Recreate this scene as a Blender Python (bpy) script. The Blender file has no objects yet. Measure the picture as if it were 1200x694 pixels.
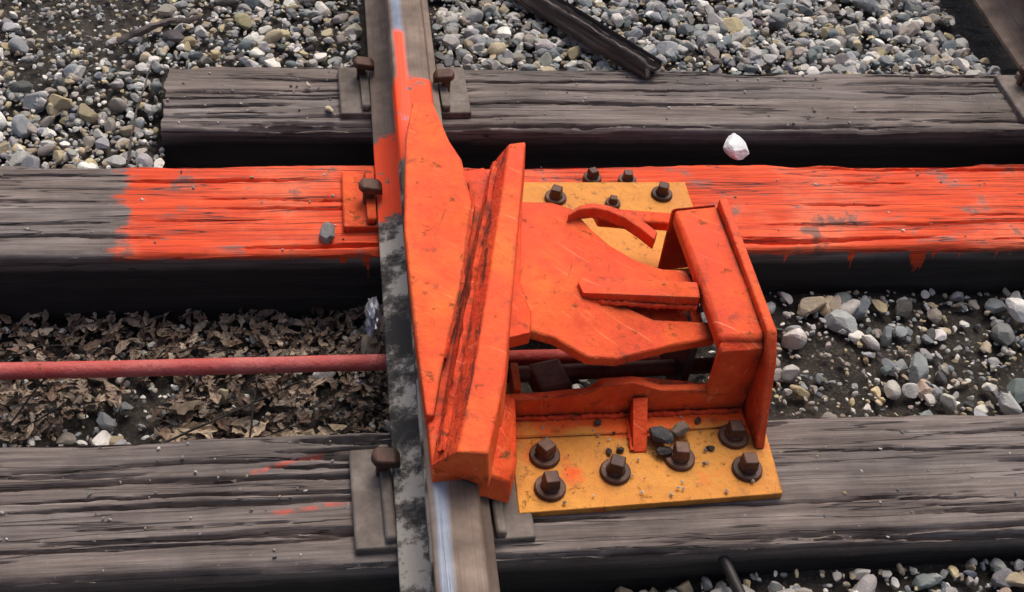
import bpy, bmesh, math, numpy as np
from mathutils import Vector, Matrix
rng=np.random.default_rng(7)
sc=bpy.context.scene
# ---------------- camera: standing beside the rail, 1.47 m above the tie tops, looking 45 deg down
H=1.47
psi=math.radians(12); rho=math.radians(7.6); th=math.radians(45)
hx,hy=math.sin(psi),math.cos(psi)
r0=Vector((hy,-hx,0)); y0=Vector((hx*math.sin(th),hy*math.sin(th),math.cos(th)))
cx_=(r0*math.cos(rho)+y0*math.sin(rho)); cy_=(-r0*math.sin(rho)+y0*math.cos(rho)); cz_=cx_.cross(cy_)
camd=bpy.data.cameras.new("camera"); cam=bpy.data.objects.new("camera",camd); sc.collection.objects.link(cam)
M=Matrix.Identity(4)
for i in range(3):
    M[i][0]=cx_[i];M[i][1]=cy_[i];M[i][2]=cz_[i]
M[0][3]=-H*hx; M[1][3]=-H*hy; M[2][3]=H
cam.matrix_world=M
camd.sensor_width=36; camd.lens=43.89; camd.clip_end=500; camd.clip_start=.02
sc.camera=cam
# ---------------- noise
def hsh(ix,iy,s):
    n=(ix*374761393+iy*668265263+s*144269504)&0xffffffff
    n=((n^(n>>13))*1274126177)&0xffffffff
    return ((n^(n>>16))&0xffff)/65535.0
def vn(x,y,s=0):
    x=np.asarray(x,float);y=np.asarray(y,float)
    ix=np.floor(x).astype(np.int64);iy=np.floor(y).astype(np.int64)
    fx=x-ix;fy=y-iy;fx=fx*fx*(3-2*fx);fy=fy*fy*(3-2*fy)
    a=hsh(ix,iy,s);b=hsh(ix+1,iy,s);c=hsh(ix,iy+1,s);d=hsh(ix+1,iy+1,s)
    return (a*(1-fx)+b*fx)*(1-fy)+(c*(1-fx)+d*fx)*fy
def fbm(x,y,s=0,o=4):
    r=0;a=.5
    for k in range(o):
        r=r+a*vn(x*2**k,y*2**k,s+k);a*=.5
    return r
# ---------------- node helpers
class MB:
    def __init__(s,name,rough=.7,metal=0):
        s.m=bpy.data.materials.new(name);s.m.use_nodes=True;s.nt=s.m.node_tree
        s.b=s.nt.nodes["Principled BSDF"];s.b.inputs["Roughness"].default_value=rough;s.b.inputs["Metallic"].default_value=metal
    def n(s,t,**k):
        x=s.nt.nodes.new(t)
        for a,b in k.items(): setattr(x,a,b)
        return x
    def l(s,a,b): s.nt.links.new(a,b)
    def setin(s,i,v):
        if isinstance(v,bpy.types.NodeSocket): s.l(v,i)
        else: i.default_value=v
    def coord(s,scale=(1,1,1),rz=0):
        if not hasattr(s,'tc'): s.tc=s.n('ShaderNodeTexCoord').outputs['Object']
        if scale==(1,1,1): return s.tc
        src=s.tc
        if rz:
            q=s.n('ShaderNodeMapping');s.l(src,q.inputs[0]);q.inputs['Rotation'].default_value=(0,0,rz);src=q.outputs[0]
        m=s.n('ShaderNodeMapping');s.l(src,m.inputs[0]);m.inputs['Scale'].default_value=scale
        return m.outputs[0]
    def noise(s,sc,detail=5,scale=(1,1,1),rough=.6,dist=0,rz=0):
        x=s.n('ShaderNodeTexNoise');s.l(s.coord(scale,rz),x.inputs['Vector'])
        x.inputs['Scale'].default_value=sc;x.inputs['Detail'].default_value=detail;x.inputs['Roughness'].default_value=rough;x.inputs['Distortion'].default_value=dist
        return x.outputs['Fac']
    def ramp(s,f,stops):
        x=s.n('ShaderNodeValToRGB');s.l(f,x.inputs[0]);e=x.color_ramp.elements
        while len(e)<len(stops): e.new(.5)
        for k,(p,c) in enumerate(stops):
            e[k].position=p;e[k].color=(c if len(c)==4 else (*c,1)) if hasattr(c,'__len__') else (c,c,c,1)
        return x.outputs[0]
    def mr(s,f,a,b,c=0.,d=1.):
        x=s.n('ShaderNodeMapRange');x.clamp=True;s.setin(x.inputs[0],f)
        for i,v in enumerate((a,b,c,d)): s.setin(x.inputs[i+1],v)
        return x.outputs[0]
    def math(s,op,a,b=0.):
        x=s.n('ShaderNodeMath',operation=op);s.setin(x.inputs[0],a);s.setin(x.inputs[1],b);return x.outputs[0]
    def mix(s,f,a,b,bt='MIX'):
        x=s.n('ShaderNodeMix',data_type='RGBA',blend_type=bt)
        s.setin(x.inputs[0],f)
        for i,v in ((6,a),(7,b)):
            if isinstance(v,bpy.types.NodeSocket): s.l(v,x.inputs[i])
            else: x.inputs[i].default_value=(*v,1)
        return x.outputs[2]
    def xyz(s):
        if not hasattr(s,'_p'):
            g=s.n('ShaderNodeNewGeometry');q=s.n('ShaderNodeSeparateXYZ');s.l(g.outputs['Position'],q.inputs[0]);s._p=q.outputs
        return s._p
    def color(s,c): 
        if isinstance(c,bpy.types.NodeSocket): s.l(c,s.b.inputs['Base Color'])
        else: s.b.inputs['Base Color'].default_value=(*c,1)
    def bump(s,h,st=.5,d=.003):
        x=s.n('ShaderNodeBump');x.inputs['Strength'].default_value=st;x.inputs['Distance'].default_value=d
        s.l(h,x.inputs['Height']);s.l(x.outputs[0],s.b.inputs['Normal'])
ORA=(.92,.075,.008);ORL=(.98,.175,.035);ORD=(.50,.026,.005)
def wood(name,paint=None,tint=1.0):
    m=MB(name,.75)
    f=m.noise(1,10,(2.2,55,55),.72);f2=m.noise(1,7,(6,260,260),.65);c=m.noise(1,4,(.7,18,18),.6,.15);p=m.noise(4,7,(1,1,1),.65)
    br=m.noise(1,3,(.8,9,9));spk=m.noise(120,4)
    t=tint*1.12
    col=m.ramp(f,[(.28,(.045*t,.036*t,.033*t)),(.44,(.135*t,.112*t,.102*t)),(.58,(.225*t,.198*t,.183*t)),(.75,(.34*t,.31*t,.29*t))])
    col=m.mix(m.mr(f2,.40,.62,.5,0),col,m.mix(1.0,col,(.36,.32,.31),'MULTIPLY'))
    col=m.mix(m.mr(br,.40,.62,0,.5),col,m.mix(1.0,col,(1.2,1.05,.95),'MULTIPLY'))
    col=m.mix(m.mr(p,.46,.68),col,m.mix(1.0,col,(.42,.38,.37),'MULTIPLY'))
    col=m.mix(m.mr(spk,.66,.74,0,.5),col,(.40,.36,.31))
    ck=m.math('ABSOLUTE',m.math('SUBTRACT',c,.5));ckm=m.mr(ck,.0,.008,1,0)
    col=m.mix(m.math('MULTIPLY',ckm,.85),col,(.006,.005,.005))
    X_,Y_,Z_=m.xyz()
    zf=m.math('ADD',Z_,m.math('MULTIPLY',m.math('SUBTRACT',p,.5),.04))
    col=m.mix(m.mr(zf,-.018,-.040,0,.92),col,(.008,.007,.006))  # shade on the tie sides painted in: colour blackened by height below the top
    if paint=='main':
        nz=m.noise(9,7,(1,1,1),.7);nd=m.noise(1,6,(7,26,26),.65);dr=m.noise(1,2,(38,3,3));blot=m.noise(8,7,(1,1,1),.7)
        nz2=m.noise(1,5,(6,60,60))
        msk=m.mr(m.math('ADD',m.math('ADD',X_,m.math('MULTIPLY',m.math('SUBTRACT',nz2,.5),.06)),m.math('MULTIPLY',m.math('SUBTRACT',nz,.5),.13)),-.657,-.640)
        bare=m.mr(nd,.33,.42)
        zz=m.math('ADD',Z_,m.math('MULTIPLY',m.mr(dr,.60,.75),.055))
        zm=m.mr(m.math('ADD',zz,m.math('MULTIPLY',m.math('SUBTRACT',nz,.5),.03)),-.018,-.010)
        k=m.math('MULTIPLY',m.math('MULTIPLY',msk,bare),zm)
        k=m.math('MULTIPLY',k,m.mr(ckm,.3,.9,1,.12))
        k=m.math('MULTIPLY',k,m.mr(m.math('ADD',blot,m.math('MULTIPLY',f2,.15)),.65,.71,1,.2))
        oc=m.mix(m.mr(f,.36,.62),(.52,.036,.008),(.95,.10,.016))
        oc=m.mix(m.mr(p,.5,.75),oc,(.94,.19,.07))
        oc=m.mix(m.mr(f2,.38,.52,.6,0),oc,(.22,.03,.01))
        col=m.mix(k,col,oc)
    if paint=='strokes':
        for (xa,xb,ya,kk) in ((-.42,-.31,-.345,.30),(-.39,-.21,-.415,.13)):
            nz=m.noise(14,3)
            dy=m.math('SUBTRACT',Y_,m.math('ADD',m.math('MULTIPLY',m.math('SUBTRACT',X_,xa),kk),ya))
            dy=m.math('ABSOLUTE',m.math('ADD',dy,m.math('MULTIPLY',m.math('SUBTRACT',nz,.5),.02)))
            k=m.math('MULTIPLY',m.mr(dy,.0,.006,.6,0),m.math('MULTIPLY',m.mr(X_,xa,xa+.01),m.mr(X_,xb,xb-.01)))
            k=m.math('MULTIPLY',k,m.mr(m.noise(60,5),.40,.55))
            col=m.mix(k,col,(.75,.07,.03))
    m.color(col);m.l(m.mr(p,.4,.7,.85,.6),m.b.inputs['Roughness'])
    hgt=m.math('ADD',m.math('ADD',m.math('MULTIPLY',f,.5),m.math('MULTIPLY',f2,.35)),m.math('MULTIPLY',ckm,-.7))
    m.bump(hgt,.7,.005)
    return m.m
def paintmat(name,c1=ORA,c2=ORL,dirt=.55,grease=0,yel=0,edge=False):
    m=MB(name,.6);m.b.inputs['Specular IOR Level'].default_value=.35
    a=m.noise(8,8,(1,1,1),.65);b=m.noise(60,5);g=m.noise(26,9,(1,1,1),.72);s=m.noise(1,6,(160,20,60),.6)
    big=m.noise(3.6,5,(1,1,1),.65);sc=m.noise(1,4,(8,160,20),.6,.5,.6);sc2=m.noise(1,4,(150,9,20),.6,.5,.3)
    chip=m.noise(34,10,(1,1,1),.78)
    col=m.mix(m.mr(a,.40,.62),c1,c2)
    col=m.mix(m.mr(big,.44,.62,0,.6 if not yel else .3),col,ORD if not yel else (.50,.17,.03))
    col=m.mix(m.mr(b,.55,.75,0,.35 if not yel else .2),col,ORD if not yel else (.35,.15,.04))
    col=m.mix(m.mr(sc,.63,.69,0,.5),col,(.95,.32,.15) if not yel else (.85,.48,.2))
    col=m.mix(m.mr(sc2,.66,.71,0,.6),col,(.20,.03,.012) if not yel else (.25,.11,.04))
    col=m.mix(m.mr(g,.575,.67,0,dirt),col,(.16,.035,.014) if not yel else (.20,.09,.03))
    if not yel:
        col=m.mix(m.mr(chip,.605,.63,0,.75),col,(.62,.20,.04))
    col=m.mix(m.mr(chip,.635,.655,0,.85),col,(.06,.028,.018))
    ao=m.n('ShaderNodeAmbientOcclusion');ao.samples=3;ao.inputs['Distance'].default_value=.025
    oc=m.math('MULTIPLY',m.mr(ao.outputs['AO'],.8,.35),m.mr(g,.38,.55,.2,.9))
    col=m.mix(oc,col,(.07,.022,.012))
    if edge:
        bv=m.n('ShaderNodeBevel');bv.samples=3;bv.inputs['Radius'].default_value=.005
        ge=m.n('ShaderNodeNewGeometry');vm=m.n('ShaderNodeVectorMath',operation='DOT_PRODUCT');m.l(bv.outputs[0],vm.inputs[0]);m.l(ge.outputs['Normal'],vm.inputs[1])
        ed=m.math('MULTIPLY',m.mr(vm.outputs['Value'],.99,.90),m.mr(g,.44,.53,0,.85))
        col=m.mix(ed,col,(.18,.06,.03))
    if grease: 
        gg=m.noise(1,9,(70,11,50),.72,0,.17)
        col=m.mix(m.mr(gg,.52,.60,0,grease),col,(.07,.018,.010))
        col=m.mix(m.mr(s,.56,.66,0,.6),col,(.35,.05,.012))
    if yel:
        o=m.noise(10,6);X_,Y_,Z_=m.xyz()
        e=m.math('MULTIPLY',m.mr(Y_,-.335,-.285,0,.20),m.mr(Y_,0.,.01,1,0))
        col=m.mix(m.mr(m.math('ADD',o,e),.60,.70,0,.85),col,(.88,.10,.012))
        col=m.mix(m.mr(m.noise(38,9,(1,1,1),.75),.57,.68,0,.7),col,(.07,.04,.025))
    m.color(col);m.l(m.mr(a,.35,.65,.50,.82),m.b.inputs['Roughness'])
    hh=m.math('ADD',m.math('MULTIPLY',b,.6),m.math('MULTIPLY',g,1.))
    hh=m.math('SUBTRACT',hh,m.mr(chip,.605,.64,0,.4))
    m.bump(m.math('ADD',hh,m.math('MULTIPLY',a,2.0)),.75 if not grease else 1.,.005 if not grease else .007)
    return m.m
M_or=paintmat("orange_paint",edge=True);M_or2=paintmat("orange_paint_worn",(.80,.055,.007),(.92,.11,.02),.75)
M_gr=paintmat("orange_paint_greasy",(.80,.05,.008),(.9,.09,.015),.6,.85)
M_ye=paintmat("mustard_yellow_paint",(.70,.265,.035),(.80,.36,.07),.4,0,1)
def rust(name,c1,c2,c3,rough=.75,metal=.15):
    m=MB(name,rough,metal);a=m.noise(18,7);b=m.noise(90,4)
    col=m.ramp(a,[(.3,c1),(.52,c2),(.72,c3)]);col=m.mix(m.mr(b,.5,.8,0,.5),col,c1)
    m.color(col);m.bump(m.math('ADD',a,m.math('MULTIPLY',b,.4)),.6,.002);return m.m
M_bolt=rust("rusty_bolt",(.022,.013,.010),(.10,.045,.028),(.19,.10,.065),.6,.2)
M_dark=rust("dark_oily_steel",(.012,.011,.010),(.03,.026,.024),(.06,.05,.045),.5,.2)
M_plate=rust("weathered_plate_steel",(.07,.052,.042),(.17,.14,.12),(.28,.24,.21))
def railmat(main=True,cx=-.15):
    m=MB("rail_steel" if main else "rail_steel_far",.6,.1);X_,Y_,Z_=m.xyz()
    a=m.noise(14,7);st=m.noise(1,6,(220,5,30));
    col=m.ramp(a,[(.3,(.09,.06,.045)),(.5,(.19,.135,.10)),(.72,(.30,.23,.18))])
    col=m.mix(m.mr(st,.5,.7,0,.6),col,(.10,.07,.055))
    top=m.mr(Z_,.1615,.1635)
    w1=m.math('MULTIPLY',m.math('SUBTRACT',m.noise(1,4,(20,6,6)),.5),.010)
    xw=m.math('ADD',X_,w1)
    band=m.math('MULTIPLY',m.mr(xw,cx-.030,cx-.024),m.mr(xw,cx-.012,cx-.004,1,0))
    band=m.math('MULTIPLY',band,top)
    col=m.mix(m.math('MULTIPLY',band,m.mr(m.noise(1,5,(60,4,4)),.35,.5,.45,.95)),col,m.ramp(a,[(.35,(.15,.19,.26)),(.7,(.29,.34,.42))]))
    if main:
        lf=m.math('MULTIPLY',m.mr(X_,cx-.022,cx-.026),m.mr(Y_,.14,.19,1,0))
        lf=m.math('MULTIPLY',lf,m.mr(Z_,.160,.156))
        mo=m.noise(15,9,(1,1,1),.72)
        col=m.mix(lf,col,m.ramp(mo,[(.43,(.018,.016,.014)),(.50,(.12,.105,.09)),(.56,(.45,.41,.35))]))
        n=m.noise(25,6,(1,1,1),.7)
        yy=m.math('ADD',Y_,m.math('MULTIPLY',m.math('SUBTRACT',n,.5),.10))
        k=m.math('MULTIPLY',m.mr(yy,.165,.175),m.mr(yy,.385,.375))
        k=m.math('MULTIPLY',k,m.mr(n,.36,.42))
        k2=m.math('MULTIPLY',m.math('MULTIPLY',m.mr(yy,.35,.36),m.mr(yy,.54,.52)),band)
        k=m.math('MAXIMUM',k,k2)
        col=m.mix(k,col,ORA)
    m.color(col);m.l(m.mr(band,0,1,.7,.4),m.b.inputs['Roughness'])
    m.bump(m.math('ADD',a,st),.5,.002);return m.m
# ---------------- mesh helpers
def addobj(name,me,mat=None,parent=None):
    o=bpy.data.objects.new(name,me);sc.collection.objects.link(o)
    if mat: me.materials.append(mat)
    if parent: o.parent=parent
    return o
def bev(o,w=.003,seg=2):
    if w>0:
        b=o.modifiers.new("bevel","BEVEL");b.width=w;b.segments=seg;b.limit_method='ANGLE';b.angle_limit=math.radians(32)
    for p in o.data.polygons:p.use_smooth=True
    o.data.set_sharp_from_angle(angle=math.radians(32))
    return o
def solid(name,top,drop=.02,mat=None,parent=None,bottom=None,bv=.003):
    if bottom is None: bottom=[(p[0],p[1],p[2]-drop) for p in top]
    bm=bmesh.new();t=[bm.verts.new(p) for p in top];b=[bm.verts.new(p) for p in bottom];n=len(t)
    f1=bm.faces.new(t);f2=bm.faces.new(b[::-1])
    for i in range(n): bm.faces.new((t[i],b[i],b[(i+1)%n],t[(i+1)%n]))
    bmesh.ops.triangulate(bm,faces=[f1,f2]);bmesh.ops.recalc_face_normals(bm,faces=bm.faces)
    me=bpy.data.meshes.new(name);bm.to_mesh(me);bm.free()
    return bev(addobj(name,me,mat,parent),bv)
def loft(name,rings,mat,parent=None,bv=.003):
    bm=bmesh.new();R=[[bm.verts.new(p) for p in r] for r in rings];n=len(R[0])
    for a,b in zip(R[:-1],R[1:]):
        for i in range(n): bm.faces.new((a[i],a[(i+1)%n],b[(i+1)%n],b[i]))
    bm.faces.new(R[0][::-1]);bm.faces.new(R[-1])
    bmesh.ops.recalc_face_normals(bm,faces=bm.faces)
    me=bpy.data.meshes.new(name);bm.to_mesh(me);bm.free()
    return bev(addobj(name,me,mat,parent),bv)
def tube(name,pts,rad,mat,parent=None,seg=14,jit=0):
    rings=[]
    pts=[Vector(p) for p in pts]
    for i,p in enumerate(pts):
        d=(pts[min(i+1,len(pts)-1)]-pts[max(i-1,0)]).normalized()
        a=d.cross(Vector((0,0,1)));a=a.normalized() if a.length>1e-3 else Vector((1,0,0));b=d.cross(a)
        r=rad[i] if hasattr(rad,'__len__') else rad
        rings.append([p+(a*math.cos(t)+b*math.sin(t))*r*(1+jit*rng.uniform(-1,1)) for t in [k*2*math.pi/seg for k in range(seg)]])
    return loft(name,rings,mat,parent,0)
def weld(a,b,mat,parent,r=.0042):
    a=Vector(a);b=Vector(b);n=max(4,int((b-a).length/.006))
    return tube("weld_bead",[a.lerp(b,i/n)+Vector(rng.normal(size=3))*.0007 for i in range(n+1)],[r*(.8+.35*(i%2)+rng.uniform(-.15,.15)) for i in range(n+1)],mat,parent,8,.12)
# ---------------- ties
def tie(name,x0,x1,yc,w,zt,h,seed,mat,angle=0,ncr=34,edge=.006,mw=None,amp=1.,endj=.014,nfine=40):
    L=x1-x0;nx=max(60,int(L/.008));ny=max(20,int(w/.0022));ns=16
    xs=np.linspace(0,L,nx)
    yt=np.linspace(-w/2,w/2,ny);zs=np.linspace(0,-h,ns)[1:]
    ry=np.concatenate([yt,np.full(ns-1,w/2),np.full(ns-1,-w/2)[::-1]])
    rz=np.concatenate([np.zeros(ny),zs,zs[::-1]])
    XX,RY=np.meshgrid(xs,ry,indexing='ij');_,RZ=np.meshgrid(xs,rz,indexing='ij')
    RY=RY.copy();RZ=RZ.copy();n=len(ry);r=np.random.default_rng(seed)
    top=np.zeros(n,bool);top[:ny]=True
    T=np.broadcast_to(top,RZ.shape)
    d=(fbm(XX*1.5,RY*40,seed)-.5)*.004*amp+(fbm(XX*14,RY*160,seed+5)-.5)*.0035*amp+(fbm(XX*2.,RY*5,seed+9)-.5)*.010
    for k in range(ncr+nfine):
        fine=k>=ncr
        xc=r.uniform(0,L);ln=r.uniform(.05,.35) if fine else r.uniform(.15,.9);yy=r.uniform(-w/2,w/2)
        wd=r.uniform(.0009,.0016) if fine else r.uniform(.0012,.0030);dp=r.uniform(.003,.008) if fine else r.uniform(.006,.020)
        path=yy+(fbm(XX*2.2,XX*0+k,seed+k)-.5)*.024+(fbm(XX*30,XX*0+k,seed+k+50)-.5)*.006
        win=np.clip(1-((XX-xc)/(ln/2))**2,0,1)
        d=d-dp*win**.6*np.exp(-((RY-path)/(wd*(.4+win)))**2)
    ed=w/2-np.abs(RY)
    er=edge*(1+3.0*np.clip(fbm(XX*5,np.sign(RY)*7,seed+77)-.45,0,1)*2+1.5*np.clip(fbm(XX*30,np.sign(RY)*3,seed+79)-.5,0,1))
    d=d-np.clip(1-ed/(er*1.4),0,1)**2*er
    RZ=np.where(T,RZ+d,RZ)
    sd=((fbm(XX*4,RZ*50,seed+31)-.5)*.010+(fbm(XX*25,RZ*160,seed+33)-.5)*.004)*amp
    RY=np.where(~T,RY+np.sign(RY)*sd*np.clip(-RZ/.02,0,1),RY)
    e1=(fbm(RY*60,RZ*60,seed)-.5)*endj
    XX=XX+e1*((XX<1e-6)*1.-(XX>L-1e-6)*1.)
    V=np.stack([XX-L/2,RY,RZ],-1).reshape(-1,3)
    i=np.arange(nx-1)[:,None]*n;j=np.arange(n)[None,:];j2=(j+1)%n
    Q=np.stack([i+j,i+n+j,i+n+j2,i+j2],-1).reshape(-1,4)
    me=bpy.data.meshes.new(name)
    me.from_pydata(V.tolist(),[],Q.tolist()+[list(range(n)),[(nx-1)*n+q for q in range(n)][::-1]])
    me.update();
    for p in me.polygons:p.use_smooth=True
    me.set_sharp_from_angle(angle=math.radians(50))
    o=addobj(name,me,mat)
    if mw is not None:o.matrix_world=mw
    else:o.location=((x0+x1)/2,yc,zt);o.rotation_euler=(0,0,angle)
    return o
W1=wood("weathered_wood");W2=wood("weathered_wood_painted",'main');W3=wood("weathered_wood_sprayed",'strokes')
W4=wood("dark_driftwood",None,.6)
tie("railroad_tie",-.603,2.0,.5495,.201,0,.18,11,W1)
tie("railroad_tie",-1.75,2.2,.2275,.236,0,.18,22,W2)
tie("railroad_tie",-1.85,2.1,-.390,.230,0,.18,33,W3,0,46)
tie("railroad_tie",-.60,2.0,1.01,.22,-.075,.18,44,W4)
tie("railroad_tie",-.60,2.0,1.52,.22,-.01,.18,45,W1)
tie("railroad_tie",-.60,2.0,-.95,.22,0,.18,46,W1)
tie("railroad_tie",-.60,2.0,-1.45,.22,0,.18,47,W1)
# ---------------- rails
def rail(name,cx,mat,za=.015,y0=-3.5,y1=7):
    hp=[(.066,0),(.066,.009),(.03,.020),(.010,.034),(.008,.06),(.008,.098),(.014,.110),(.034,.116),(.0345,.138),(.031,.146),(.022,.1495),(0,.150)]
    prof=[(cx+a,za+b) for a,b in hp]+[(cx-a,za+b) for a,b in hp[::-1][1:]]
    ys=np.linspace(y0,y1,60)
    return loft(name,[[(x,y,z) for x,z in prof] for y in ys],mat,None,.0015)
rail("rail",-.15,railmat(True));rail("rail",1.24,railmat(False,1.24))
def box(name,x0,x1,y0,y1,z0,z1,mat,parent=None,bv=.002,rot=0):
    cx,cy=(x0+x1)/2,(y0+y1)/2;c,s=math.cos(rot),math.sin(rot)
    t=[(cx+(a-cx)*c-(b-cy)*s,cy+(a-cx)*s+(b-cy)*c,z1) for a,b in ((x0,y0),(x1,y0),(x1,y1),(x0,y1))]
    return solid(name,t,z1-z0,mat,parent,None,bv)
def tieplate(cx,yc,mat,w=.13,rot=0,spikes=((-1,.5),(1,-.5))):
    e=bpy.data.objects.new("tie_plate",None);sc.collection.objects.link(e)
    box("plate",cx-.125,cx+.125,yc-w/2,yc+w/2,-.004,.013,mat,e,.003,rot)
    for s in (-1,1):
        box("shoulder",cx+s*.076-.008,cx+s*.076+.008,yc-w/2+.004,yc+w/2-.004,.013,.026,mat,e,.004,rot)
    for s,q in spikes:
        x=cx+s*.082;y=yc+q*w*.55
        solid("spike_shank",[(x-.008,y-.008,.05),(x+.008,y-.008,.05),(x+.008,y+.008,.05),(x-.008,y+.008,.05)],.06,M_bolt,e)
        solid("spike_head",[(x-s*.026,y-.010,.046),(x-s*.020,y-.015,.052),(x+s*.010,y-.014,.056),(x+s*.016,y,.053),(x+s*.010,y+.014,.056),(x-s*.020,y+.015,.052),(x-s*.026,y+.010,.046)],.014,M_bolt,e,None,.005)
    return e
tieplate(-.15,.555,M_plate,.15,.02,((-1,.45),(1,.0)))
M_op=paintmat("orange_paint_plate",ORA,ORL,.8)
tieplate(-.15,.235,M_op,.15,0,((-1,-.1),))
tieplate(-.15,-.40,M_plate,.17,.03,((-1,.42),(1,-.1)))
for y in (1.52,-.95,-1.45): tieplate(-.15,y,M_plate,.15,.0)
for y in (.55,1.52,-.95,-1.45,-.39,.23): tieplate(1.24,y,M_plate,.15)
# ---------------- derail (plan coordinates in mm, heights in m)
def mm(s,z):
    q=[tuple(float(c)/1000 for c in a.split(',')) for a in s.split('/')]
    if not hasattr(z,'__len__'): z=[z]*len(q)
    return [(a[0],a[1],zz) for a,zz in zip(q,z)]
D=bpy.data.objects.new("track_derail",None);sc.collection.objects.link(D)
solid("front_base_plate",[(-.040,-.275,.014),(.357,-.262,.014),(.351,-.426,.014),(-.044,-.442,.014),(-.042,-.35,.014)],.014,M_ye,D)
solid("rear_base_plate",[(.046,.276,.014),(.355,.275,.014),(.357,.045,.014),(.02,.045,.014)],.014,M_ye,D)
solid("wheel_ramp",mm("-141,207/-102,162/-82,99/-50,108/-43,68/-111,-265/-157,-431/-173,-383/-174,-245/-172,-27/-159,187",[.19,.19,.188,.188,.188,.182,.18,.178,.18,.184,.188]),.020,M_or2,D)
solid("ramp_shield",mm("-158,257/-124,256/-104,154/-88,108/-81,5/-112,-165/-152,-325/-169,-408/-179,-406/-185,-260/-188,-45/-175,165",[.206,.206,.205,.204,.202,.20,.197,.196,.194,.196,.2,.205]),.024,M_or,D)
gv=mm("-82,60/-80,4/-111,-166/-151,-326",[.198,.197,.195,.192]);gl=[]
for i in range(3):
    for t in np.linspace(0,1,10)[:-1]: gl.append([gv[i][k]*(1-t)+gv[i+1][k]*t for k in range(3)])
tube("ramp_seam",gl,.0035,M_gr,D,8,.4)
bl=mm("-41,110/-93,-101/-138,-301/-178,-483",[.19,.19,.187,.184]);tl=mm("-14,110/-65,-136/-114,-364/-149,-499",[.235,.24,.24,.235]);tr=mm("13,115/-36,-154/-76,-380/-110,-503",[.235,.24,.24,.235])
rings=[[a,b,c,(c[0]+.006,c[1],.16)] for a,b,c in zip(bl,tl,tr)]
o=loft("deflecting_bar",rings,M_or,D,.003);o.data.materials.append(M_gr)
for p in o.data.polygons:
    if p.normal.x<-.3: p.material_index=1
bd=[(a[0]*.62+b[0]*.38,a[1]*.62+b[1]*.38,a[2]*.62+b[2]*.38+.002) for a,b in zip(bl,tl)]
bdv=[]
for i in range(3):
    for t in np.linspace(0,1,13)[:-1]:
        bdv.append([bd[i][k]*(1-t)+bd[i+1][k]*t for k in range(3)])
tube("bar_ridge",bdv[1:],.005,M_gr,D,8,.4)
solid("shoe",mm("-177,-397/-156,-404/-112,-424/-77,-417/-63,-451/-67,-473/-106,-487/-176,-492",[.183,.19,.19,.18,.15,.13,.17,.182]),.05,M_or,D)
body=mm("-7,22/48,31/84,24/110,-14/136,-44/172,-70/212,-84/256,-84/262,-122/266,-144/153,-158/138,-172/178,-196/266,-194/271,-222/194,-240/110,-268/64,-272/16,-246/-20,-246/-62,-263/-47,-161",[.19,.18,.172,.162,.155,.148,.142,.138,.135,.135,.15,.15,.145,.135,.13,.135,.14,.15,.165,.18,.19,.195])
solid("hinge_body",body,.018,M_or,D)
solid("body_facet",mm("-19,7/-2,10/-26,-166/-15,-220/-21,-258/-67,-280/-52,-174",[.205,.20,.20,.19,.19,.2,.208]),.024,M_or2,D)
A_=mm("72,-2/92,14/112,20/137,16/165,3/190,-13/212,-32",[.187,.188,.188,.187,.185,.18,.172]);B_=mm("70,-9/88,3/112,7/135,2/160,-12/183,-30/203,-50",[.187,.188,.188,.187,.184,.178,.172])
loft("lever_arm",[[a,b,(b[0],b[1],b[2]-.022),(a[0],a[1],a[2]-.022)] for a,b in zip(A_,B_)],M_or,D,.002)
solid("rear_web",mm("140,110/288,92/284,66/246,70/188,74/146,80",.10),.02,M_or2,D)
solid("centre_rib",mm("66,-143/78,-129/253,-142/250,-176/71,-168",[.175,.175,.17,.17,.175]),.024,M_or,D)
weld((.082,-.170,.160),(.245,-.178,.150),M_or2,D)
Et=mm("251,24/327,34/332,-108/330,-261/259,-262/255,-126",[.17,.17,.172,.172,.172,.172])
solid("hinge_strap",Et,.03,M_or,D,None,.008)
solid("strap_front",[(.259,-.262,.165),(.330,-.255,.165),(.330,-.269,.155),(.259,-.274,.155)],.10,M_or,D,None,.004)
solid("strap_rear",[(.252,.030,.165),(.327,.040,.165),(.327,.050,.155),(.252,.040,.155)],.14,M_or2,D,None,.004)
prof=[Vector((.324,.032,.186)),Vector((.328,-.262,.186)),Vector((.328,-.292,.15)),Vector((.328,-.346,.014)),Vector((.324,.032,.014))]
off=Vector((.015,0,0))
solid("side_plate",[tuple(p) for p in prof],0,M_or,D,[tuple(p+off) for p in prof],.003)
wf=mm("-53,-261/16,-260/78,-260/95,-259/141,-258/187,-257/278,-257/327,-256",[.06,.062,.07,.088,.090,.07,.066,.066])
solid("front_wall",wf+[(wf[-1][0],wf[-1][1],-.01),(wf[0][0],wf[0][1],-.01)],0,M_or,D,[(x,y-.014,z) for x,y,z in wf]+[(wf[-1][0],wf[-1][1]-.014,-.01),(wf[0][0],wf[0][1]-.014,-.01)],.002)
g=mm("145,-276/168,-276/161,-344/140,-344",[.062,.062,.016,.016])
solid("gusset",g,0,M_or2,D,[(q[0],q[1],.012) for q in g])
solid("left_bracket",mm("-58,-262/-35,-284/-43,-384/-55,-422/-85,-398",[.075,.075,.06,.06,.10]),.06,M_or2,D)
solid("anchor_strip",[(-.036,-.268,.019),(.327,-.262,.019),(.327,-.302,.019),(.15,-.308,.019),(-.038,-.310,.019)],.006,M_ye,D)
weld((-.03,-.278,.021),(.14,-.278,.021),M_or2,D);weld((.17,-.277,.021),(.322,-.275,.021),M_or2,D)
weld((.142,-.285,.021),(.139,-.342,.017),M_or2,D,.0035)
tube("hinge_shaft",[(-.04,-.190,.02),(.34,-.180,.02)],.013,M_bolt,D,16)
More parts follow.
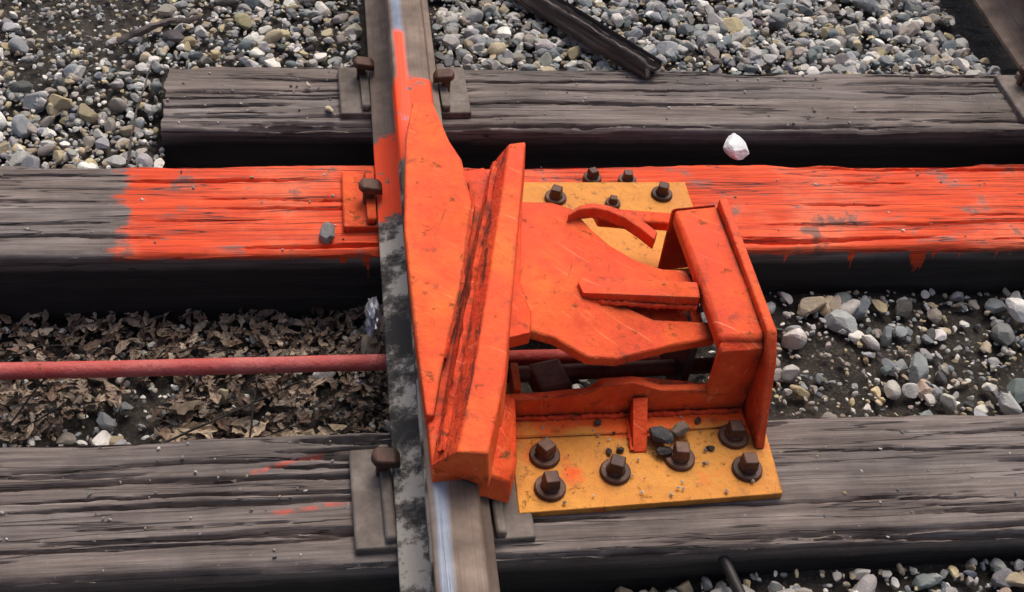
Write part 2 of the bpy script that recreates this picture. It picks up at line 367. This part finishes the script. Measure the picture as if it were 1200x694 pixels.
box("latch_dog",.005,.060,-.232,-.172,.0,.034,M_bolt,D,.006,.25)
box("latch_lug",-.030,-.018,-.245,-.190,-.03,.050,M_ye,D,.003)
box("under_lug",.235,.247,-.225,-.10,-.03,.120,M_dark,D,.002)
def bolt(x,y,zb,parent,k=1.0):
    a0=rng.uniform(0,1.5)
    def cyl(nm,r,z0,z1,n,r2=None):
        r2=r2 or r
        loft(nm,[[(x+q*math.cos(a0+t),y+q*math.sin(a0+t),z) for t in [i*2*math.pi/n for i in range(n)]] for q,z in ((r,z0),(r2,z1))],M_bolt,parent,.0015)
    cyl("washer",.0235*k,zb-.003,zb+.007,24,.0225*k);cyl("bolt_collar",.015*k,zb+.006,zb+.013,20,.013*k);cyl("bolt_head",.0165*k,zb+.012,zb+.030*k,4,.0145*k)
for x,y in ((.007,-.344),(.007,-.402),(.107,-.378),(.208,-.358),(.306,-.382)): bolt(x,y,.014,D)
bolt(.300,-.321,.014,D)
bolt(.104,.229,.014,D,.85);bolt(.302,.237,.014,D,.85);bolt(.206,.212,.014,D,.6)
bolt(.184,.297,.002,D,.75);bolt(.249,.290,.002,D,.75)
# ---------------- operating rod
M_pink=paintmat("faded_red_paint",(.50,.09,.08),(.62,.19,.17),.7)
tube("operating_rod",[(t,-.0855+.002*math.sin(t*3),-.06) for t in np.linspace(-1.6,.25,34)],.0135,M_pink,None,16,.03)
# ---------------- ground
def bh(x,y):
    x=np.asarray(x,float);y=np.asarray(y,float)
    sm=lambda a,b,t:(lambda q:q*q*(3-2*q))(np.clip((t-a)/(b-a),0,1))
    back=-.03-.04*sm(.7,.9,x)*sm(.7,.8,y)
    gap=-.155+.035*sm(.2,.5,x)
    front=-.11+.045*sm(.0,.4,x)
    z=front+(gap-front)*sm(-.45,-.35,y)
    z=z+((np.where(x<-.6,-.055,-.13))-z)*sm(.25,.38,y)
    z=z+(back-z)*sm(.52,.62,y)
    z=z+(fbm(x*3,y*3,3)-.47)*.03
    return z
def axis(a,b,st,far):
    c=np.arange(a,b+1e-6,st);e=np.geomspace(.05,far,26)
    return np.concatenate([a-e[::-1],c,b+e])
gx=axis(-2.6,2.8,.02,120);gy=axis(-1.8,2.2,.02,120)
GX,GY=np.meshgrid(gx,gy,indexing='ij');GZ=bh(GX,GY)-.008+(fbm(GX*25,GY*25,8)-.5)*.014
V=np.stack([GX,GY,GZ],-1).reshape(-1,3);ny_=len(gy)
i=np.arange(len(gx)-1)[:,None]*ny_;j=np.arange(ny_-1)[None,:]
Q=np.stack([i+j,i+ny_+j,i+ny_+j+1,i+j+1],-1).reshape(-1,4)
me=bpy.data.meshes.new("ground");me.from_pydata(V.tolist(),[],Q.tolist())
m=MB("dark_soil",.9);a=m.noise(9,8);b=m.noise(140,6,(1,1,1),.75)
col=m.ramp(a,[(.3,(.022,.018,.014)),(.6,(.055,.046,.037)),(.8,(.10,.085,.07))])
col=m.mix(m.mr(b,.55,.68),col,(.22,.19,.15));m.color(col);m.bump(m.math('ADD',a,b),1.,.008)
addobj("ground",me,m.m)
# ---------------- scatter
def ico(sub):
    bm=bmesh.new();bmesh.ops.create_icosphere(bm,subdivisions=sub,radius=1)
    v=np.array([q.co[:] for q in bm.verts]);f=np.array([[q.index for q in p.verts] for p in bm.faces]);bm.free();return v,f
I2,I3,I4=ico(2),ico(3),ico(4)
def stone_t(I,lo=.45,hi=.82,N=11):
    v,f=I;v=v.copy()
    for k in range(N):
        n=rng.normal(size=3);n/=np.linalg.norm(n);dd=rng.uniform(lo,hi)
        t=v@n-dd;v=v-np.outer(np.clip(t,0,None)*.97,n)
    v*=np.array([1.2,rng.uniform(.65,1),rng.uniform(.5,.85)])
    v*=1+rng.normal(size=(len(v),1))*.010
    return v,f
def rotm(n,tilt=None):
    q=rng.normal(size=(n,4))
    if tilt is not None:
        az=rng.uniform(0,2*math.pi,n);ta=rng.uniform(0,2*math.pi,n);tt=np.abs(rng.normal(size=n))*tilt
        q1=np.stack([np.cos(az/2),0*az,0*az,np.sin(az/2)],1)
        q2=np.stack([np.cos(tt/2),np.sin(tt/2)*np.cos(ta),np.sin(tt/2)*np.sin(ta),0*tt],1)
        w1,x1,y1,z1=q2.T;w2,x2,y2,z2=q1.T
        q=np.stack([w1*w2-x1*x2-y1*y2-z1*z2,w1*x2+x1*w2+y1*z2-z1*y2,w1*y2-x1*z2+y1*w2+z1*x2,w1*z2+x1*y2-y1*x2+z1*w2],1)
    q/=np.linalg.norm(q,axis=1)[:,None];w,x,y,z=q.T
    return np.stack([1-2*(y*y+z*z),2*(x*y-w*z),2*(x*z+w*y),2*(x*y+w*z),1-2*(x*x+z*z),2*(y*z-w*x),2*(x*z-w*y),2*(y*z+w*x),1-2*(x*x+y*y)],1).reshape(n,3,3)
def scatter(name,groups,mat):
    VV=[];FF=[];CC=[];off=0
    for tmpl,pos,scl,R,colr in groups:
        ids=rng.integers(0,len(tmpl),len(pos))
        for k,(tv,tf) in enumerate(tmpl):
            s=np.where(ids==k)[0]
            if len(s)==0: continue
            v=np.einsum('nij,vj->nvi',R[s],tv)*scl[s][:,None,None]+pos[s][:,None,:]
            nv=len(tv);VV.append(v.reshape(-1,3));FF.append((tf[None]+ (np.arange(len(s))*nv)[:,None,None]+off).reshape(-1,3))
            CC.append(np.repeat(colr[s],nv,axis=0));off+=len(s)*nv
    V=np.concatenate(VV);Fa=np.concatenate(FF);C=np.concatenate(CC)
    me=bpy.data.meshes.new(name);me.vertices.add(len(V));me.loops.add(len(Fa)*3);me.polygons.add(len(Fa))
    me.vertices.foreach_set("co",V.astype(np.float32).ravel())
    me.loops.foreach_set("vertex_index",Fa.astype(np.int32).ravel())
    me.polygons.foreach_set("loop_start",np.arange(0,len(Fa)*3,3,dtype=np.int32))
    at=me.color_attributes.new("Col",'FLOAT_COLOR','POINT')
    at.data.foreach_set("color",np.concatenate([C,np.ones((len(C),1))],1).astype(np.float32).ravel())
    me.update(calc_edges=True)
    me.polygons.foreach_set("use_smooth",np.zeros(len(Fa),bool))
    return addobj(name,me,mat)
def attrmat(name,rough,sc1=60,amt=.5):
    m=MB(name,rough);a=m.n('ShaderNodeAttribute');a.attribute_name="Col"
    n=m.noise(sc1,6);n2=m.noise(sc1*5,3)
    col=m.mix(m.mr(n,.35,.7,0,amt),a.outputs['Color'],m.mix(1.,a.outputs['Color'],(.52,.48,.42),'MULTIPLY'))
    col=m.mix(m.mr(n2,.6,.75,0,.3),col,(.5,.47,.42));m.color(col);m.bump(n2,.5,.003);return m.m
PAL=np.array([(.21,.235,.245),(.32,.335,.34),(.45,.44,.42),(.78,.75,.69),(.50,.41,.28),(.55,.46,.27),(.10,.095,.09),(.37,.33,.29)])
def stonecol(n,w):
    c=PAL[rng.choice(len(PAL),n,p=np.array(w)/sum(w))];return np.clip(c*rng.uniform(.65,1.2,(n,1))+rng.normal(size=(n,3))*.008,.02,.88)
TI=[(-.615,2.01,.449,.65),(-1.76,2.2,.105,.35),(-1.86,2.1,-.51,-.272),(-.61,2.,.89,1.11),(-.61,2,-1.06,-.84),(-.61,2,-1.56,-1.34)]
def clear(x,y,r):
    ok=np.ones(len(x),bool)
    for k,(a,b,c,d_) in enumerate(TI):
        if k==3: ok&=~((x>.95)&(x<b)&(y>c-r)&(y<d_+r)&(fbm(x*6,y*6,71)<.50))
        else: ok&=~((x>a-r*.6)&(x<b+r)&(y>c-r*.6)&(y<d_+r*.6))
    ok&=~((np.abs(x+.15)<.07+r)&(bh(x,y)>-.1)); ok&=~((np.abs(x-1.24)<.07+r)&(bh(x,y)>-.1))
    ok&=~((x>-.1)&(x<.32)&(y>-.30)&(y<.12)&(fbm(x*9,y*9,33)<.62))
    return ok
T3=[stone_t(I3) for _ in range(16)];T2=[stone_t(I2) for _ in range(16)]
G=[]
def region(x0,x1,y0_,y1_,dens,rm,rs,w,cond=None,sink=.35,rmax=.03,hi=True):
    n=int((x1-x0)*(y1_-y0_)*dens);x=rng.uniform(x0,x1,n);y=rng.uniform(y0_,y1_,n);r=np.clip(rm*np.exp(rng.normal(size=n)*rs),.003,rmax)
    ok=clear(x,y,r)
    if cond is not None: ok&=cond(x,y)
    x,y,r=x[ok],y[ok],r[ok]
    z=bh(x,y)+r*sink+rng.uniform(0,.008,len(x));pos=np.stack([x,y,z],1);C=stonecol(len(x),w)
    big=(r>.0120)&hi
    for q,t in ((big,T3),(~big,T2)):
        if q.sum(): G.append((t,pos[q],r[q],rotm(int(q.sum()),.5),C[q]))
wR=[4,5,5,5,1.8,.5,1,2.2];wL=[1.4,2.6,3.4,4.6,3.4,1.6,1,3]
region(-.1,1.7,.62,1.5,2900,.0122,.32,wR)
region(-1.6,-.1,.33,1.5,2700,.0092,.42,wL,lambda x,y:fbm(x*4,y*4,91)>.37,.35,.024)
region(-1.6,1.7,.33,1.5,5500,.0050,.35,wL)
sp=lambda s,t:(lambda x,y:fbm(x*5,y*5,s)>t)
region(.2,1.7,-.28,.12,750,.0125,.45,wR,sp(55,.46));region(.2,1.7,-.28,.12,3600,.0050,.4,wL)
region(-1.6,.2,-.28,.12,900,.0095,.4,wL,sp(57,.42));region(-1.6,.2,-.28,.12,3200,.005,.35,wL)
region(-1.2,1.6,-.85,-.5,2000,.0125,.32,wR);region(-1.2,1.6,-.85,-.5,3500,.005,.3,wL)
region(-2.6,2.8,-1.8,2.4,600,.016,.35,wR,lambda x,y:(x<-1.55)|(x>1.65)|(y>1.45)|(y<-.8),.3,.03,False)
for (xa,xb,ya,yb,zz,nn) in ((-.6,1.5,.45,.648,0,140),(-1.2,1.4,.112,.342,0,90),(-1.2,1.3,-.503,-.277,0,200),(.0,.34,-.43,-.28,.018,50)):
    x=rng.uniform(xa,xb,nn);y=rng.uniform(ya,yb,nn);r=rng.uniform(.0013,.0038,nn)
    ok=~((np.abs(x+.15)<.08)) & (np.ones(nn,bool) if zz else ~((x>-.05)&(x<.36)&(y<.3)))
    x,y,r=x[ok],y[ok],r[ok];G.append((T2,np.stack([x,y,zz+r*.2],1),r,rotm(len(x),.5),stonecol(len(x),wL)*.7))
M_st=attrmat("crushed_stone",.8)
scatter("gravel_ballast",G,M_st)
M_wh=MB("white_quartz",.8);M_wh.color(M_wh.mix(M_wh.mr(M_wh.noise(50,6),.4,.7),(.84,.85,.85),(.68,.69,.68)));M_wh.bump(M_wh.noise(120,5),.5,.003)
for x,y,z,r,col in ((.484,.392,.004,.031,None),(-.303,.148,.010,.019,(.24,.24,.23)),(-.294,.50,.006,.009,(.6,.52,.35)),(-.334,.5755,.006,.007,(.6,.55,.42)),(.1815,-.327,.032,.020,(.055,.058,.06)),(.217,-.312,.03,.015,(.2,.15,.11)),(.184,-.350,.025,.012,(.05,.04,.04)),(.104,-.342,.018,.006,(.05,.03,.02)),(.122,-.340,.018,.006,(.04,.03,.02)),(.258,-.342,.018,.007,(.06,.04,.03)),(.095,-.290,.022,.007,(.06,.05,.04)),(.25,-.292,.022,.007,(.06,.05,.04)),(.610,.019,-.10,.030,(.42,.45,.44)),(.721,-.097,-.105,.032,(.25,.28,.28)),(.958,.033,-.09,.024,(.8,.79,.76)),(.847,-.196,-.09,.024,(.45,.46,.44)),(-.241,.794,-.02,.022,(.5,.46,.38)),(.715,-.14,-.105,.018,(.55,.42,.33))):
    scatter("white_rock" if col is None else "loose_rock",[([stone_t(I4,.62,.88,16)],np.array([[x,y,z]]),np.array([r]),rotm(1,.2),np.array([col or (.9,.9,.9)]))],M_wh.m if col is None else M_st)
# ---------------- leaves
def leaf_t(lob):
    nt=9;v=[];f=[]
    cu=rng.uniform(-1.2,1.2);tw=rng.uniform(-.9,.9);fold=rng.uniform(.1,.9);wd=rng.uniform(.28,.55);fr=rng.uniform(5,9)
    for i in range(nt):
        t=i/(nt-1);w=wd*math.sin(math.pi*min(1,t*.93+.05))**.7*(1+lob*.5*math.cos(t*math.pi*fr))+.012
        for s in (-1,-.5,0,.5,1):
            v.append((t*2-1,s*w*rng.uniform(.75,1.15),abs(s)*w*fold+cu*(t-.5)**2*1.4+tw*s*w*(t-.5)+rng.normal()*.05))
    for i in range(nt-1):
        for k in range(4):
            a=i*5+k;f+= [(a,a+5,a+6),(a,a+6,a+1)]
    return np.array(v),np.array(f)
LT=[leaf_t(k%2) for k in range(20)]
n=3300;x=rng.uniform(-1.35,-.19,n);y=rng.uniform(-.26,.11,n);ok=(fbm(x*5,y*7,17)+.45*(y+.26)/.37-.1+ .25*np.exp(-((x+.42)/.15)**2))>.53
x,y=x[ok],y[ok];n=len(x);s=rng.uniform(.005,.019,n)
z=bh(x,y)+.006+rng.uniform(0,.022,n)
lc=np.array([(.22,.145,.10),(.34,.26,.19),(.11,.07,.05),(.52,.42,.32),(.28,.21,.16)])[rng.choice(5,n,p=[.25,.26,.17,.14,.18])]*rng.uniform(.5,1.2,(n,1))
n2=14;x2=rng.uniform(-.55,-.28,n2);y2=rng.uniform(-.24,-.12,n2)
scatter("leaf_litter",[(LT,np.stack([x,y,z],1),s,rotm(n,.6),lc),(LT,np.stack([x2,y2,bh(x2,y2)+.028],1),rng.uniform(.022,.036,n2),rotm(n2,.35),np.tile([.56,.44,.30],(n2,1))*rng.uniform(.6,1.1,(n2,1)))],attrmat("dry_leaf",.7,90,.6))
def stick(name,pts,r0_,r1,mat,jit=.25):
    pts=[Vector(p) for p in pts];N=14;o=[]
    for k in range(N):
        t=k/(N-1)*(len(pts)-1);i=min(int(t),len(pts)-2);q=pts[i].lerp(pts[i+1],t-i)
        o.append(q+Vector(rng.normal(size=3))*r0_*.25)
    return tube(name,o,[r0_+(r1-r0_)*k/(N-1) for k in range(N)],mat,None,8,jit)
A=Vector((.05,1.025,.02));B=Vector((.361,.6245,.02));dd=B-A
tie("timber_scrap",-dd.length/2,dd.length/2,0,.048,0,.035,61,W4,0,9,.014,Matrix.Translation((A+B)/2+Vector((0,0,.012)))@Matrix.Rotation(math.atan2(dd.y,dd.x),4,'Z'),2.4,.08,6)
stick("twig",[(-.707,.744,-.01),(-.63,.790,0),(-.551,.818,-.005)],.008,.005,W4)
stick("twig",[(-.66,.38,-.04),(-.655,.50,-.01),(-.635,.655,0)],.003,.0015,W4)
stick("twig",[(-.56,-.20,-.11),(-.40,-.13,-.085),(-.35,-.09,-.1)],.002,.001,W4)
stick("twig",[(-.80,-.15,-.12),(-.72,-.08,-.044),(-.80,-.04,-.1)],.0016,.001,W4)
stick("twig",[(-.43,-.22,-.11),(-.42,-.13,-.08),(-.42,-.05,-.12)],.002,.001,W4)
for k in range(9):
    xx=rng.uniform(-.95,-.25);yy=rng.uniform(-.22,.05);an=rng.uniform(-.7,.7);ll=rng.uniform(.05,.13)
    zc=float(bh(xx,yy))+.03
    stick("twig",[(xx,yy,zc-.008),(xx+ll*.5*math.cos(an),yy+ll*.5*math.sin(an)+.006,zc+.008),(xx+ll*math.cos(an),yy+ll*math.sin(an),zc-.004)],.0016,.0008,W1)
tube("dark_hose",[(.25,-.500,-.030),(.267,-.562,-.042),(.28,-.62,-.05),(.29,-.70,-.06)],.008,M_dark,None,12)
bm=bmesh.new();bmesh.ops.create_icosphere(bm,subdivisions=3,radius=1)
for v in bm.verts:
    k=1+rng.uniform(-.35,.35);v.co=Vector((v.co.x*.012*k-.229,v.co.y*.035*k+.014,v.co.z*.03*k-.06))
me=bpy.data.meshes.new("foil_scrap");bm.to_mesh(me);bm.free()
m=MB("foil",.35,.6);m.color((.6,.6,.62));addobj("foil_scrap",me,m.m)
# ---------------- light: overcast
w=bpy.data.worlds.new("World");sc.world=w;w.use_nodes=True;nt=w.node_tree
sk=nt.nodes.new('ShaderNodeTexSky');sk.sky_type='NISHITA';sk.sun_disc=False
el=math.radians(60);az=math.radians(25)
sk.sun_elevation=el;sk.sun_rotation=az;sk.air_density=.7;sk.dust_density=6.;sk.ozone_density=.3
bg=nt.nodes['Background'];nt.links.new(sk.outputs[0],bg.inputs[0]);bg.inputs[1].default_value=.15
sl=bpy.data.lights.new("sun",'SUN');sl.energy=1.4;sl.angle=math.radians(32);sl.color=(1,.95,.88)
so=bpy.data.objects.new("sun",sl);sc.collection.objects.link(so)
so.rotation_euler=Vector((math.cos(el)*math.sin(az),math.cos(el)*math.cos(az),math.sin(el))).to_track_quat('Z','Y').to_euler()
sc.view_settings.view_transform='Standard'
try: sc.view_settings.look='None'
except Exception: pass
